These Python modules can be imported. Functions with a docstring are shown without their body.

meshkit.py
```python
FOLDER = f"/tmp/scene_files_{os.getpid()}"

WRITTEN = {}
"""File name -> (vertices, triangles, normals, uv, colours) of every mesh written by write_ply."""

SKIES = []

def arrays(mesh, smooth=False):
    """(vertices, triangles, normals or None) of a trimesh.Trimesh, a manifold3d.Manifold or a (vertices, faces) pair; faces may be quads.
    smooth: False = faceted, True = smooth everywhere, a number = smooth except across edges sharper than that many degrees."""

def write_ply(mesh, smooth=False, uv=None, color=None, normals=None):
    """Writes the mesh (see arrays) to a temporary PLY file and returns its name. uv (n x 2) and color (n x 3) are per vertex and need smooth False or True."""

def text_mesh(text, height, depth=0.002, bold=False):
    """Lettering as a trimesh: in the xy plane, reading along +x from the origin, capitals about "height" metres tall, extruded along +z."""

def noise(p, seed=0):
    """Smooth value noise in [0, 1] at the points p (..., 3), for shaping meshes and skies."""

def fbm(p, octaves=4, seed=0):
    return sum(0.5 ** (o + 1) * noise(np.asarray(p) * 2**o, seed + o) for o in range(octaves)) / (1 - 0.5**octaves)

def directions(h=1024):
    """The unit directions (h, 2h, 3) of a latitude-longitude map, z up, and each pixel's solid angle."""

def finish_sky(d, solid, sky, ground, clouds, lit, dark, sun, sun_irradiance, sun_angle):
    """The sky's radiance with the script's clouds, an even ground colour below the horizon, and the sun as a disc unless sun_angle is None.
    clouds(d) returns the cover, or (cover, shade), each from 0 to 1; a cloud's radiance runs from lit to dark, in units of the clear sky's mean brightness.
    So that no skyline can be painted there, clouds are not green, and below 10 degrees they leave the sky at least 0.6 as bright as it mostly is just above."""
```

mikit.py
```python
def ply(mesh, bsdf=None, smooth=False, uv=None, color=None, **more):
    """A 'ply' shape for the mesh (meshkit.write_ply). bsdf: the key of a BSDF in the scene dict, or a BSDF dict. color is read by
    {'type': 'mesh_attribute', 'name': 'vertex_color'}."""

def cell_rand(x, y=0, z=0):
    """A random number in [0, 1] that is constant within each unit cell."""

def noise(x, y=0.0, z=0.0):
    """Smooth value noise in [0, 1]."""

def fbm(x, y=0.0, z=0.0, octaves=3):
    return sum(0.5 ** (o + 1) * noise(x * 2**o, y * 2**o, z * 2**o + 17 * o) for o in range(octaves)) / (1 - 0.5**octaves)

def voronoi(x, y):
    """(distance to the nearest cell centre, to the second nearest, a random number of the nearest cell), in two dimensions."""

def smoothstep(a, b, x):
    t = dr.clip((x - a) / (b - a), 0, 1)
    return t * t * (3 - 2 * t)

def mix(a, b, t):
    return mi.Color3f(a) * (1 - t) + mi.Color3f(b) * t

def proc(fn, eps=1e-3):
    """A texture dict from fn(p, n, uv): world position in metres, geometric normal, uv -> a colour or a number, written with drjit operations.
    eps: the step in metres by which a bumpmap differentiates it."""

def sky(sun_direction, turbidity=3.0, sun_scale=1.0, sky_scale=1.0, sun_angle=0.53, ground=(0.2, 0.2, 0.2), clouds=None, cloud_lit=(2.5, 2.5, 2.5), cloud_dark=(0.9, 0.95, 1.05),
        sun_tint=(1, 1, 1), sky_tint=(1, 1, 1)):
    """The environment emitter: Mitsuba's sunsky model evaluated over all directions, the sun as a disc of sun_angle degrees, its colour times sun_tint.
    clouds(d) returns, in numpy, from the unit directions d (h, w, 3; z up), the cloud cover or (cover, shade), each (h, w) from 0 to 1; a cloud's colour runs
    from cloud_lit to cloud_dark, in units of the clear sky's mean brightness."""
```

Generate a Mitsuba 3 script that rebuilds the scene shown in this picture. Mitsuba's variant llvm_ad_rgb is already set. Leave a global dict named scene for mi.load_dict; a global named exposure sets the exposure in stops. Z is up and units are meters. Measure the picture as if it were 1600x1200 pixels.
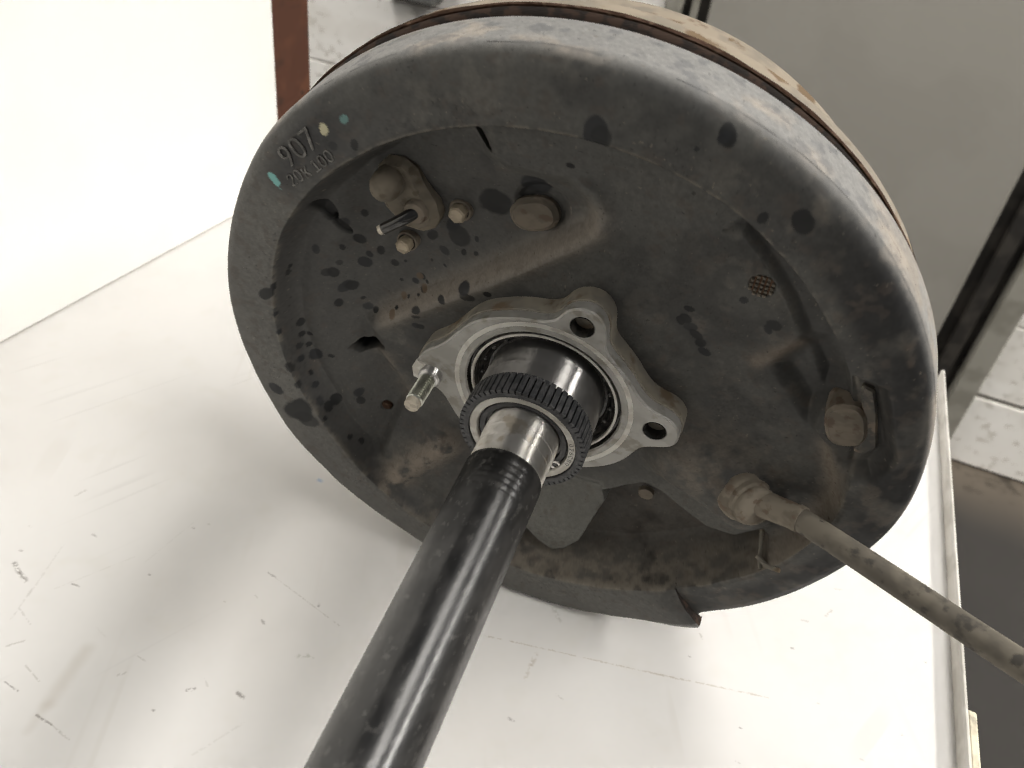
import math, numpy as np, trimesh, mitsuba as mi, drjit as dr, mikit, meshkit
from mikit import proc, noise, fbm, smoothstep, mix
rng = np.random.default_rng(7)
T = mi.ScalarTransform4f
# ---------------------------------------------------------------- camera, light, exposure
FOCAL = 1250 / 1600                                              # focal length over the picture's width
RIGHT, FORWARD, UP = np.array([.9167, .3813, .1196]), np.array([-.2425, .7687, -.5918]), np.array([-.3176, .5135, .7972])
CAM = np.array([0, 0, .396])                                     # the table's top is z = 0
exposure = 0.19
scene, labels = {'type': 'scene'}, {}
scene['camera'] = {'type': 'thinlens', 'aperture_radius': .0011, 'focus_distance': .365, 'fov': 2 * math.degrees(math.atan(.5 / FOCAL)), 'fov_axis': 'x', 'near_clip': .01, 'far_clip': 60.,
                   'to_world': T().look_at(origin=CAM.tolist(), target=(CAM + FORWARD).tolist(), up=UP.tolist())}
LAMP = 1.0
scene['room_light'] = {'type': 'constant', 'radiance': {'type': 'rgb', 'value': [0.128, 0.129, 0.129]}}   # light from the rest of the workshop
def lamp_box(key, x0, y0, x1, y1, z, width, strength):
    d = np.array([x1 - x0, y1 - y0]); long = np.hypot(*d); d /= long
    turn = np.array([[d[1], d[0], 0], [-d[0], d[1], 0], [0, 0, 1]]); mid = np.array([(x0 + x1) / 2, (y0 + y1) / 2, z])
    body = trimesh.creation.box([width + .03, long + .04, .06]); body.vertices = (np.array(body.vertices) + [0, 0, .034]) @ turn.T + mid
    scene[key + '__housing'] = mikit.ply(body, 'metal_white')
    v = np.array([[-width, -long, 0], [-width, long, 0], [width, long, 0], [width, -long, 0]]) / 2 @ turn.T + mid
    scene[key + '__diffuser'] = mikit.ply((v, [[0, 1, 2, 3]]), 'metal_white', emitter={'type': 'area', 'radiance': {'type': 'rgb', 'value': [strength * c for c in (1, .965, .91)]}})
scene['metal_white'] = {'type': 'diffuse', 'reflectance': {'type': 'rgb', 'value': [.8, .8, .78]}}
for key, a in {'ceiling_lamp': (1.12, -0.7, 0.27, 1.62, 1.78, 0.4, 9.2), 'ceiling_lamp_001': (2.6, -1.2, 2.6, 1.7, 2.3, 0.4, 35.0), 'ceiling_lamp_002': (-1.75, -0.8, -1.75, 1.2, 2.3, 0.5, 22.0)}.items():
    lamp_box(key, *a)
    labels[key] = {'label': 'long white ceiling lamp ' + {'ceiling_lamp': 'to the right above the table, out of the picture', 'ceiling_lamp_001': 'farthest to the right, out of the picture', 'ceiling_lamp_002': 'behind the white side board, out of the picture'}[key], 'category': 'lamp'}

# ---------------------------------------------------------------- helpers
U, V, N, C = np.array([.9983, .0574, .0094]), np.array([0, -.1620, .9868]), np.array([.0581, -.9851, -.1617]), np.array([-.0769, .2861, .1665])
U = U - N * (U @ N) / (N @ N); U /= np.linalg.norm(U); N /= np.linalg.norm(N); V = np.cross(N, U)
FRAME = np.stack([U, V, N], 1) / 1000
def world(p): return np.asarray(p, float) @ FRAME.T + C          # plate millimetres -> metres
def put(key, mesh, bsdf, smooth=35, label=None, local=True, **kw):
    base, k = key, 0
    while key in scene:
        k += 1; key = f'{base}_{k:03d}'
    if hasattr(mesh, 'vertices'): v, f = np.array(mesh.vertices), np.array(mesh.faces)
    else: v, f = np.asarray(mesh[0], float), np.asarray(mesh[1], int)
    if f.shape[1] == 4: f = np.vstack([f[:, [0, 1, 2]], f[:, [0, 2, 3]]])
    scene[key] = mikit.ply((world(v) if local else v, f), bsdf, smooth=smooth, **kw)
    if label: labels[key] = {'label': label}
    return key
def lathe(profile, n=128, axis=None, origin=(0, 0, 0), a0=0, a1=360, wob=0, seed=0):
    """profile: (radius, height) pairs from the front down (outside facing out); turned about the w axis or the given one."""
    p = np.array(profile, float); full = a1 - a0 == 360
    th = np.radians(np.linspace(a0, a1, n, endpoint=not full))
    rr = p[:, 0][:, None] * np.ones(n)
    if wob: rr = rr + wob * (meshkit.fbm(np.stack([np.cos(th)[None] * 9 + p[:, 1][:, None] * .2, np.sin(th)[None] * 9 + 0 * rr, .4 * p[:, 1][:, None] + 0 * rr], -1), 3, seed) - .5)
    v = np.stack([rr * np.cos(th), rr * np.sin(th), p[:, 1][:, None] * np.ones(n)], -1).reshape(-1, 3)
    i, j = np.meshgrid(np.arange(len(p) - 1), np.arange(n if full else n - 1), indexing='ij')
    k = (j + 1) % n
    f = np.stack([i * n + j, (i + 1) * n + j, (i + 1) * n + k, i * n + k], -1).reshape(-1, 4)
    if axis is not None:
        w = np.asarray(axis, float); w /= np.linalg.norm(w)
        a = np.cross([0.2, 1, .1], w); a /= np.linalg.norm(a)
        v = v @ np.stack([a, np.cross(w, a), w], 0)
    return v + np.asarray(origin, float), f
def merge(*parts):
    vs, fs, o = [], [], 0
    for p in parts:
        v, f = (np.array(p.vertices), np.array(p.faces)) if hasattr(p, 'vertices') else p
        f = np.asarray(f)
        if f.shape[1] == 4: f = np.vstack([f[:, [0, 1, 2]], f[:, [0, 2, 3]]])
        vs.append(v); fs.append(f + o); o += len(v)
    return np.vstack(vs), np.vstack(fs)
def tube(path, radius, n=28, cap=True):
    p = np.asarray(path, float); r = np.broadcast_to(radius, len(p)); t = np.gradient(p, axis=0); t /= np.linalg.norm(t, axis=1)[:, None]
    a = np.cross(t[0], [.3, .2, 1]); rows = []
    for q, d, s in zip(p, t, r):
        a = a - d * (a @ d); a /= np.linalg.norm(a); b = np.cross(d, a)
        th = np.linspace(0, 2 * np.pi, n, endpoint=False)
        rows.append(q + s * (np.cos(th)[:, None] * a + np.sin(th)[:, None] * b))
    v = np.vstack(rows); m = len(p)
    i, j = np.meshgrid(np.arange(m - 1), np.arange(n), indexing='ij'); k = (j + 1) % n
    f = np.stack([i * n + j, i * n + k, (i + 1) * n + k, (i + 1) * n + j], -1).reshape(-1, 4)
    f = np.vstack([f[:, [0, 1, 2]], f[:, [0, 2, 3]]])
    if cap:
        v = np.vstack([v, p[:1], p[-1:]]); c0, c1 = len(v) - 2, len(v) - 1; j = np.arange(n); k = (j + 1) % n
        f = np.vstack([f, np.stack([0 * j + c0, k, j], -1), np.stack([0 * j + c1, (m - 1) * n + j, (m - 1) * n + k], -1)])
    return v, f
def spline(pts, n):
    from scipy.interpolate import CubicSpline
    p = np.array(pts, float); s = np.r_[0, np.cumsum(np.linalg.norm(np.diff(p, axis=0), axis=1))]
    return CubicSpline(s, p)(np.linspace(0, s[-1], n))
def rounded(poly, depth, z0, bevel=.6, holes=()):
    """An extruded plate with a chamfered front edge: poly in the plane, from z0 forward by depth."""
    import shapely.geometry as sg
    s = sg.Polygon(poly)
    for x, y, r in holes: s = s.difference(sg.Point(x, y).buffer(r, 24))
    a = trimesh.creation.extrude_polygon(s, depth - bevel, engine='earcut'); a.apply_translation([0, 0, z0])
    b = trimesh.creation.extrude_polygon(s.buffer(-bevel), bevel, engine='earcut')
    parts = [a, b]; b.apply_translation([0, 0, z0 + depth - bevel])
    # join the two outlines by a sloping strip
    rings = []
    inner = s.buffer(-bevel * .98)
    for g, h in ((s.exterior, inner.exterior), *[(q, min(inner.interiors, key=lambda z: z.centroid.distance(q.centroid))) for q in s.interiors]):
        t = np.linspace(0, 1, 260, endpoint=False); L = np.array([g.interpolate(x, True).coords[0] for x in t]); M = np.array([h.interpolate(h.project(sg.Point(q))).coords[0] for q in L])
        v = np.vstack([np.c_[L, np.full(260, z0 + depth - bevel)], np.c_[M, np.full(260, z0 + depth)]]); j = np.arange(260); k = (j + 1) % 260
        f = np.stack([j, k, k + 260, j + 260], -1)
        area = np.cross(L, np.roll(L, -1, 0)).sum()
        ext = g is s.exterior
        if (area > 0) != ext: f = f[:, ::-1]
        rings.append((v, f))
    return merge(*parts, *rings)
def box(lo, hi, bevel=0.0):
    lo, hi = np.array(lo, float), np.array(hi, float)
    if not bevel:
        b = trimesh.creation.box(hi - lo); b.apply_translation((lo + hi) / 2); return b
    pts = []
    for i in range(8):
        c = np.array([hi[k] if i >> k & 1 else lo[k] for k in range(3)]); s = np.where([i >> k & 1 for k in range(3)], -1, 1) * bevel
        for k in range(3):
            q = c + s; q[k] = c[k]; pts.append(q)
    return trimesh.convex.convex_hull(np.array(pts))

# ---------------------------------------------------------------- materials
def rgb(*c): return {'type': 'rgb', 'value': list(c)}
def two(b): return {'type': 'twosided', 'bsdf': b}
def principled(color, rough=.5, metallic=0., spec=.5, **k):
    return {'type': 'principled', 'base_color': color if isinstance(color, dict) else rgb(*color), 'roughness': rough, 'metallic': metallic, 'specular': spec, **k}
def speckle(c0, c1, f, c2=None, f2=40, cut=(.45, .6), amount=1.0):
    def fn(p, n, uv):
        t = smoothstep(cut[0], cut[1], fbm(p.x * f, p.y * f, p.z * f, 4))
        c = mix(mi.Color3f(*c0), mi.Color3f(*c1), t * amount)
        if c2 is not None:
            c = mix(c, mi.Color3f(*c2), smoothstep(.55, .72, fbm(p.x * f2 + 7, p.y * f2, p.z * f2, 4)))
        return c
    return proc(fn)
def rough_noise(a, b, f):
    return proc(lambda p, n, uv: a + (b - a) * fbm(p.x * f, p.y * f, p.z * f, 3))
def bump(b, fn, scale, eps=4e-4): return {'type': 'bumpmap', 'bsdf': b, 'map': proc(fn, eps), 'scale': scale}
MARKS = [(-0.3476,0.1953,-0.3394,0.1916,0.0022,0.9,(0.1,0.085,0.07)),
(-0.3394,0.1916,-0.3321,0.1889,0.0024,0.9,(0.1,0.085,0.07)),
(-0.3599,0.2517,-0.3582,0.2587,0.0014,0.5,(0.32,0.31,0.27)),
(-0.3084,0.199,-0.3037,0.1997,0.0012,0.8,(0.1,0.085,0.07)),
(-0.2165,0.2579,-0.211,0.2567,0.0012,0.7,(0.1,0.085,0.07)),
(-0.211,0.2567,-0.159,0.2451,0.0007,0.55,(0.32,0.31,0.27)),
(-0.1683,0.2177,-0.1637,0.2201,0.0022,0.6,(0.3,0.31,0.24)),
(-0.1647,0.22,-0.1597,0.2203,0.001,0.6,(0.3,0.31,0.24)),
(-0.1829,0.185,-0.1784,0.1843,0.0018,1,(0.1,0.085,0.07)),
(-0.2065,0.1748,-0.2037,0.1771,0.0013,0.8,(0.1,0.085,0.07)),
(-0.1995,0.228,-0.1969,0.2269,0.0013,0.8,(0.1,0.085,0.07)),
(-0.1768,0.2509,-0.1773,0.2532,0.0012,0.7,(0.1,0.085,0.07)),
(-0.306,0.1532,-0.3034,0.1568,0.001,0.6,(0.32,0.31,0.27)),
(-0.3034,0.1568,-0.3,0.1608,0.0012,0.6,(0.32,0.31,0.27)),
(-0.2883,0.1492,-0.2754,0.1457,0.0009,0.6,(0.32,0.31,0.27)),
(-0.2898,0.138,-0.28,0.1369,0.0009,0.8,(0.1,0.085,0.07)),
(-0.2615,0.1315,-0.2515,0.1308,0.0011,0.85,(0.1,0.085,0.07)),
(-0.2515,0.1308,-0.2385,0.1289,0.0009,0.6,(0.32,0.31,0.27)),
(-0.2615,0.1383,-0.2689,0.1702,0.007,0.35,(0.3,0.24,0.15)),
(-0.2588,0.1243,-0.2615,0.1383,0.005,0.22,(0.3,0.24,0.15)),
(-0.2433,0.1659,-0.2412,0.1687,0.0012,0.6,(0.32,0.31,0.27)),
(-0.2429,0.1792,-0.2358,0.1784,0.0008,0.5,(0.32,0.31,0.27)),
(-0.3351,0.219,-0.3226,0.1824,0.0012,0.25,(0.32,0.31,0.27)),
(-0.3265,0.2326,-0.3241,0.2321,0.0016,0.6,(0.1,0.085,0.07)),
(-0.3634,0.2203,-0.3621,0.2201,0.0016,0.5,(0.32,0.31,0.27)),
(-0.3526,0.2037,-0.3514,0.2038,0.0014,0.7,(0.1,0.085,0.07)),
(-0.2763,0.2243,-0.2752,0.2244,0.0011,0.7,(0.1,0.085,0.07)),
(-0.2133,0.2406,-0.2112,0.2397,0.001,0.6,(0.32,0.31,0.27)),
(-0.2792,0.2649,-0.2778,0.265,0.0011,0.7,(0.1,0.085,0.07)),
(-0.2728,0.2721,-0.2718,0.2721,0.001,0.6,(0.32,0.31,0.27)),
(-0.2146,0.1584,-0.2136,0.1585,0.001,0.8,(0.1,0.085,0.07)),
(-0.2261,0.2287,-0.2251,0.2286,0.0009,0.6,(0.32,0.31,0.27)),
(-0.3176,0.1655,-0.3246,0.1864,0.001,0.3,(0.32,0.31,0.27)),
(-0.3201,0.1738,-0.3066,0.1689,0.0008,0.4,(0.32,0.31,0.27)),
(-0.2032,0.1843,-0.1987,0.1813,0.0008,0.35,(0.32,0.31,0.27)),
(-0.2751,0.1831,-0.2661,0.1807,0.001,0.2,(0.32,0.31,0.27)),
(-0.1812,0.1483,-0.1698,0.1726,0.0012,0.22,(0.32,0.31,0.27)),
(-0.3141,0.1921,-0.2928,0.2306,0.0008,0.18,(0.32,0.31,0.27)),
(-0.2846,0.2295,-0.2812,0.2732,0.0008,0.16,(0.32,0.31,0.27)),
(-0.0655,0.2816,0.0082,0.2981,0.0008,0.6,(0.3,0.24,0.15)),
(0.0082,0.2981,0.0802,0.3153,0.0009,0.6,(0.3,0.24,0.15)),
(-0.0869,0.2766,-0.0655,0.2816,0.0008,0.6,(0.3,0.24,0.15)),
(-0.0497,0.2801,-0.0495,0.2719,0.0024,0.55,(0.3,0.24,0.15)),
(-0.0495,0.2719,-0.0497,0.2616,0.0018,0.4,(0.3,0.24,0.15)),
(-0.0304,0.2614,-0.0262,0.2603,0.0012,0.7,(0.32,0.31,0.27)),
(0.0886,0.3566,0.0898,0.3569,0.0013,0.9,(0.1,0.085,0.07)),
(0.1066,0.3925,0.1101,0.3991,0.0015,0.7,(0.32,0.31,0.27)),
(0.0682,0.2887,0.0692,0.289,0.001,0.8,(0.1,0.085,0.07)),
(0.1538,0.3274,0.1548,0.3275,0.0011,0.8,(0.1,0.085,0.07)),
(0.1668,0.3859,0.168,0.386,0.001,0.7,(0.1,0.085,0.07)),
(0.0352,0.3403,0.037,0.3372,0.0012,0.7,(0.32,0.31,0.27)),
(0.0324,0.3208,0.0333,0.321,0.001,0.8,(0.1,0.085,0.07)),
(-0.0571,0.3183,-0.042,0.3236,0.0009,0.8,(0.1,0.085,0.07)),
(-0.0519,0.3157,-0.0451,0.3087,0.0022,0.5,(0.32,0.31,0.27)),
(0.1108,0.4192,0.1148,0.4205,0.0012,0.5,(0.32,0.31,0.27)),
(0.0925,0.3815,0.0964,0.3825,0.001,0.5,(0.32,0.31,0.27)),
(-0.0485,0.2364,-0.0457,0.2362,0.0014,0.8,(0.1,0.085,0.07)),
(0.0695,0.2683,0.0716,0.2681,0.001,0.6,(0.32,0.31,0.27)),
(0.1074,0.325,0.1083,0.3252,0.0009,0.5,(0.32,0.31,0.27)),
(0.1327,0.301,0.1344,0.301,0.001,0.5,(0.32,0.31,0.27)),
(-0.2354,0.34,-0.2334,0.3396,0.0023,1,(0.1,0.3,0.58))]
def table_color(p, n, uv):
    d = fbm(p.x * 9, p.y * 9, 0.3, 4); e = fbm(p.x * 60, p.y * 60, .7, 3)
    c = mix(mi.Color3f(.71, .70, .685), mi.Color3f(.665, .65, .63), smoothstep(.42, .75, d))
    c = mix(c, mi.Color3f(.62, .60, .54), .18 * smoothstep(.55, .8, e))
    for a, b, tone in ((190., 13., (.42, .38, .30)), (260., 31., (.25, .24, .22))):     # fine scratches of two directions
        q = p.x * math.cos(b) + p.y * math.sin(b); r = p.y * math.cos(b) - p.x * math.sin(b)
        s = noise(q * a, r * 9, b) * noise(q * 21, r * 17, b + 3)
        c = mix(c, mi.Color3f(*tone), .10 * smoothstep(.60, .86, s))
    w = .0006 * (noise(p.x * 330, p.y * 330, 1.) - .5)
    for ax, ay, bx, by, wd, st, col in MARKS:
        ex, ey = bx - ax, by - ay; L2 = ex * ex + ey * ey + 1e-9
        t = dr.clip(((p.x - ax) * ex + (p.y - ay) * ey) / L2, 0, 1)
        dd = dr.sqrt(dr.square(p.x - ax - t * ex) + dr.square(p.y - ay - t * ey)) + w
        c = mix(c, mi.Color3f(*col), st * .62 * (1 - smoothstep(0., wd * .95, dd)) * (smoothstep(.12, .62, noise(p.x * 800, p.y * 800, 9.)) if wd < .003 and col[2] < .5 else .8))
    return c
M = scene
M['table_white'] = two(principled(proc(table_color), rough_noise(.32, .6, 30), spec=.4))
M['board_white'] = two(principled(speckle((.89, .88, .85), (.86, .85, .82), 5), .45, spec=.4))
M['lip_grey'] = two(principled(speckle((.62, .60, .56), (.5, .48, .44), 40), .5))
M['batten_cream'] = two(principled(speckle((.72, .68, .52), (.6, .55, .42), 90, (.4, .36, .28), 160), .6))
M['plate_paint'] = two(principled({'type': 'mesh_attribute', 'name': 'vertex_color'}, rough_noise(.45, .75, 160), spec=.3))
def fine(p, n, uv): return fbm(p.x * 900, p.y * 900, p.z * 900, 2)
def shaft_color(p, n, uv):
    a = fbm(p.x * 120, p.y * 60, p.z * 120, 4); b = fbm(p.x * 420, p.y * 300, p.z * 420, 3)
    c = mix(mi.Color3f(.005, .005, .005), mi.Color3f(.020, .0195, .019), smoothstep(.35, .7, a))
    return mix(c, mi.Color3f(.055, .053, .050), .6 * smoothstep(.6, .8, b))
M['shaft_black'] = two(bump(principled(proc(shaft_color), proc(lambda p, n, uv:   .17 + .16 * fbm(p.x * 150, p.y * 60, p.z * 150, 3)), spec=.75), lambda p, n, uv: .00005 * fbm(p.x * 620, p.y * 500, p.z * 620, 2) + .5e-5 * turned(p, n, uv), 1., 2e-5))
def turned(p, n, uv):                                              # fine turning marks round the axle
    w = (p.x - C[0]) * N[0] + (p.y - C[1]) * N[1] + (p.z - C[2]) * N[2]
    return dr.sin(w * 41800. + 3 * noise(p.x * 300, p.y * 300, p.z * 300)) * (.55 + .45 * noise(w * 900., .5, .5))
M['steel_polished'] = two(bump(principled(speckle((.56, .54, .51), (.48, .46, .42), 110, (.42, .38, .32), 190), rough_noise(.18, .25, 160), .9), turned, 2.9e-05, 2e-5))
M['steel_dark'] = two(bump(principled(speckle((.50, .49, .48), (.42, .41, .40), 90), rough_noise(.17, .22, 120), .94), turned, 1.9e-05, 2e-5))
M['steel_worn'] = two(bump(principled(speckle((.295, .288, .266), (.25, .243, .222), 90, (.195, .182, .155), 130), rough_noise(.40, .55, 240), .35), fine, .00006))
M['cast_dusty'] = two(bump(principled(speckle((.185, .168, .135), (.15, .138, .115), 90, (.12, .09, .06), 110), .8, spec=.25), fine, .0002))
M['ring_black'] = two(principled(speckle((.022, .023, .025), (.04, .04, .042), 300), rough_noise(.38, .55, 400), spec=.5))
M['race_light'] = two(principled(speckle((.46, .45, .41), (.38, .36, .32), 160), .42, .4))
M['grease_black'] = two(principled(speckle((.010, .010, .010), (.035, .032, .028), 300), rough_noise(.12, .5, 500), spec=.6))
M['zinc'] = two(principled(speckle((.52, .525, .47), (.40, .405, .36), 300), .26, .9))
M['stud_end'] = two(principled(speckle((.40, .36, .29), (.30, .27, .22), 400), .55, .2))
M['bolt_dusty'] = two(bump(principled(speckle((.142, .119, .092), (.105, .09, .07), 120, (.085, .062, .045), 200), .75, spec=.3), fine, .00016))
M['bolt_tan'] = two(principled(speckle((.31, .26, .185), (.22, .182, .13), 240), .65))
M['dome_dusty'] = two(principled(speckle((.145, .125, .095), (.11, .095, .073), 110, (.085, .07, .05), 200), .75, spec=.3))
M['rubber_oily'] = two(principled(speckle((.008, .008, .008), (.02, .018, .015), 200), .18, spec=.7))
M['boot_dusty'] = two(bump(principled(speckle((.192, .168, .134), (.15, .13, .103), 110, (.13, .10, .075), 190), .85, spec=.2), fine, .0002))
M['cable_dusty'] = two(bump(principled(speckle((.155, .138, .111), (.108, .097, .08), 90, (.06, .055, .048), 170, (.4, .62)), .8, spec=.25), fine, .00015))
def rust_color(p, n, uv):
    a = fbm(p.x * 130, p.y * 130, p.z * 130, 4)
    c = mix(mi.Color3f(.035, .018, .010), mi.Color3f(.070, .040, .026), smoothstep(.42, .70, a))
    return mix(c, mi.Color3f(.15, .105, .07), .4 * smoothstep(.60, .75, fbm(p.x * 330, p.y * 330, p.z * 330, 3)))
M['drum_rust'] = two(bump(principled(proc(rust_color), .9, spec=.2), fine, .0015))
M['drum_tan'] = two(bump(principled(speckle((.27, .23, .18), (.21, .185, .15), 50, (.15, .105, .065), 120), .85, spec=.2), fine, .0002))
M['gap_black'] = two(principled(speckle((.012, .008, .006), (.04, .022, .014), 200), .9))
M['post_rust'] = two(bump(principled(speckle((.075, .030, .018), (.105, .042, .023), 22, (.05, .024, .016), 50), .6, spec=.3), lambda p, n, uv: fbm(p.x * 250, p.y * 250, p.z * 250, 3), .001))
M['door_grey'] = two(principled(speckle((.272, .260, .231), (.258, .246, .218), 7), .55, spec=.3))
M['frame_grey'] = two(principled(speckle((.27, .26, .225), (.21, .20, .17), 14), .55, spec=.3))
M['frame_dark'] = two(principled(speckle((.040, .036, .031), (.022, .02, .018), 14), .6, spec=.3))
M['wall_paint'] = two(bump(principled(speckle((.82, .80, .76), (.76, .735, .69), 9, (.62, .59, .54), 55), .7, spec=.25), lambda p, n, uv: fbm(p.x * 60, p.y * 60, p.z * 60, 3), .0008))
M['mortar_grey'] = two(principled((.26, .245, .22), .9))
def floor_color(p, n, uv):
    a = fbm(p.x * 5, p.y * 5, 0.1, 4)
    edge = smoothstep(1.50, 1.76, p.y + .10 * (a - .5))
    c = mix(mi.Color3f(.034, .032, .030), mi.Color3f(.050, .046, .042), a)
    c = mix(c, mi.Color3f(.115, .096, .075), edge)
    return mix(c, mi.Color3f(.05, .042, .033), smoothstep(.50, .7, fbm(p.x * 22, p.y * 22, .5, 4)) * smoothstep(1.60, 1.76, p.y))
M['floor_concrete'] = two(principled(proc(floor_color), .7, spec=.3))
M['stamp_paint'] = two(principled(speckle((.125, .12, .11), (.06, .058, .053), 420, cut=(.4, .6)), .65))
M['plate_tab'] = two(principled(speckle((.085, .075, .06), (.05, .047, .042), 150, (.14, .11, .08), 240), .65))
M['ink_black'] = two(principled((.02, .02, .02), .6))
M['box_grey'] = two(principled(speckle((.10, .10, .095), (.07, .07, .066), 20), .5))
import math
# ---- the plate's pressed shape: height in millimetres over plate coordinates (u right, v up, w towards the shaft tip)
POCKET = [(-97,3),(-93,-19),(-79,-43),(-98,-97),(-113,-129),(-149,-90),(-172,-46),(-167,2),(-152,43),(-126,74),(-98,105),(-56,126),(-38,124),(-35,113),(-28,108),(-14,107),(-1,108),(7,105),(11,97),(8,87),(-37,49)]
UPPER = [(14,90),(52,102),(67,105),(79,95),(91,80),(103,64),(97,53),(118,40),(133,50),(109,89),(86,109),(59,123),(22,129),(-3,131),(-34,124),(-31,114),(-14,110),(2,110)]
RIGHTDARK = [(103, 66), (96, 48), (116, 28), (123, 43), (122, 54), (110, 67)]
RECESS = [(-80, -152), (-54, -137), (-13, -116), (16, -88), (40, -71), (49, -63), (57, -57), (66, -58), (77, -63), (93, -68), (108, -66), (119, -54), (130, -68), (126, -78), (106, -120), (56, -164), (-10, -172), (-53, -157)]
RIN = [(-180,138.3),(-165,137.5),(-157,135.5),(-147,135.8),(-130,137.9),(-115,139),(-91,138.4),(-67,138),(-51,137.3),(-38,138.5),(-24,141),(-7,142),(6,139.8),(25,138),(41,137.6),(64,139),(91,138),(128,137.7),(153,139.6),(180,138.3)]
ROUT = [(-180,165.8),(-165,164.6),(-150,167.8),(-141,166.2),(-131,164.8),(-120,162.6),(-112,163.2),(-95,168),(-77,169.4),(-60,169),(-50.2,167.5),(-49.8,165.5),(-35,166.6),(-23,165.8),(-12,166.8),(-4,168.1),(5,167),(13,166),(25,166),(45,166),(90,166),(125,165.8),(140,167),(149,165.6),(160,165.2),(170,165.6),(180,165.8)]
LEDGE = [(61, 107), (67, 109), (78, 99), (91, 84), (102, 68), (117, 45), (125, 63), (108, 87), (87, 107), (68, 117)]
LOBE = [(-3,-116),(6.1,-124.8),(16.1,-129.8),(24.6,-123.6),(32,-111.4),(36.5,-95),(41,-80),(36,-66),(10,-68),(-9,-95)]
TABPOCKET = [(117,58),(122,66),(133,64),(149,31),(146,17),(134,12),(122,22),(116,36)]
def sstep(a, b, x):
    t = np.clip((x - a) / (b - a), 0, 1)
    return t * t * (3 - 2 * t)
def sdf(poly, x, y):
    d = np.full(np.shape(x), 1e9); inside = np.zeros(np.shape(x), bool)
    for (ax, ay), (bx, by) in zip(poly, poly[1:] + poly[:1]):
        ex, ey = bx - ax, by - ay
        t = np.clip(((x - ax) * ex + (y - ay) * ey) / (ex * ex + ey * ey), 0, 1)
        d = np.minimum(d, np.hypot(x - ax - t * ex, y - ay - t * ey))
        if ay != by:
            inside ^= ((ay > y) != (by > y)) & (x < ex * (y - ay) / ey + ax)
    return np.where(inside, -d, d)
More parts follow.
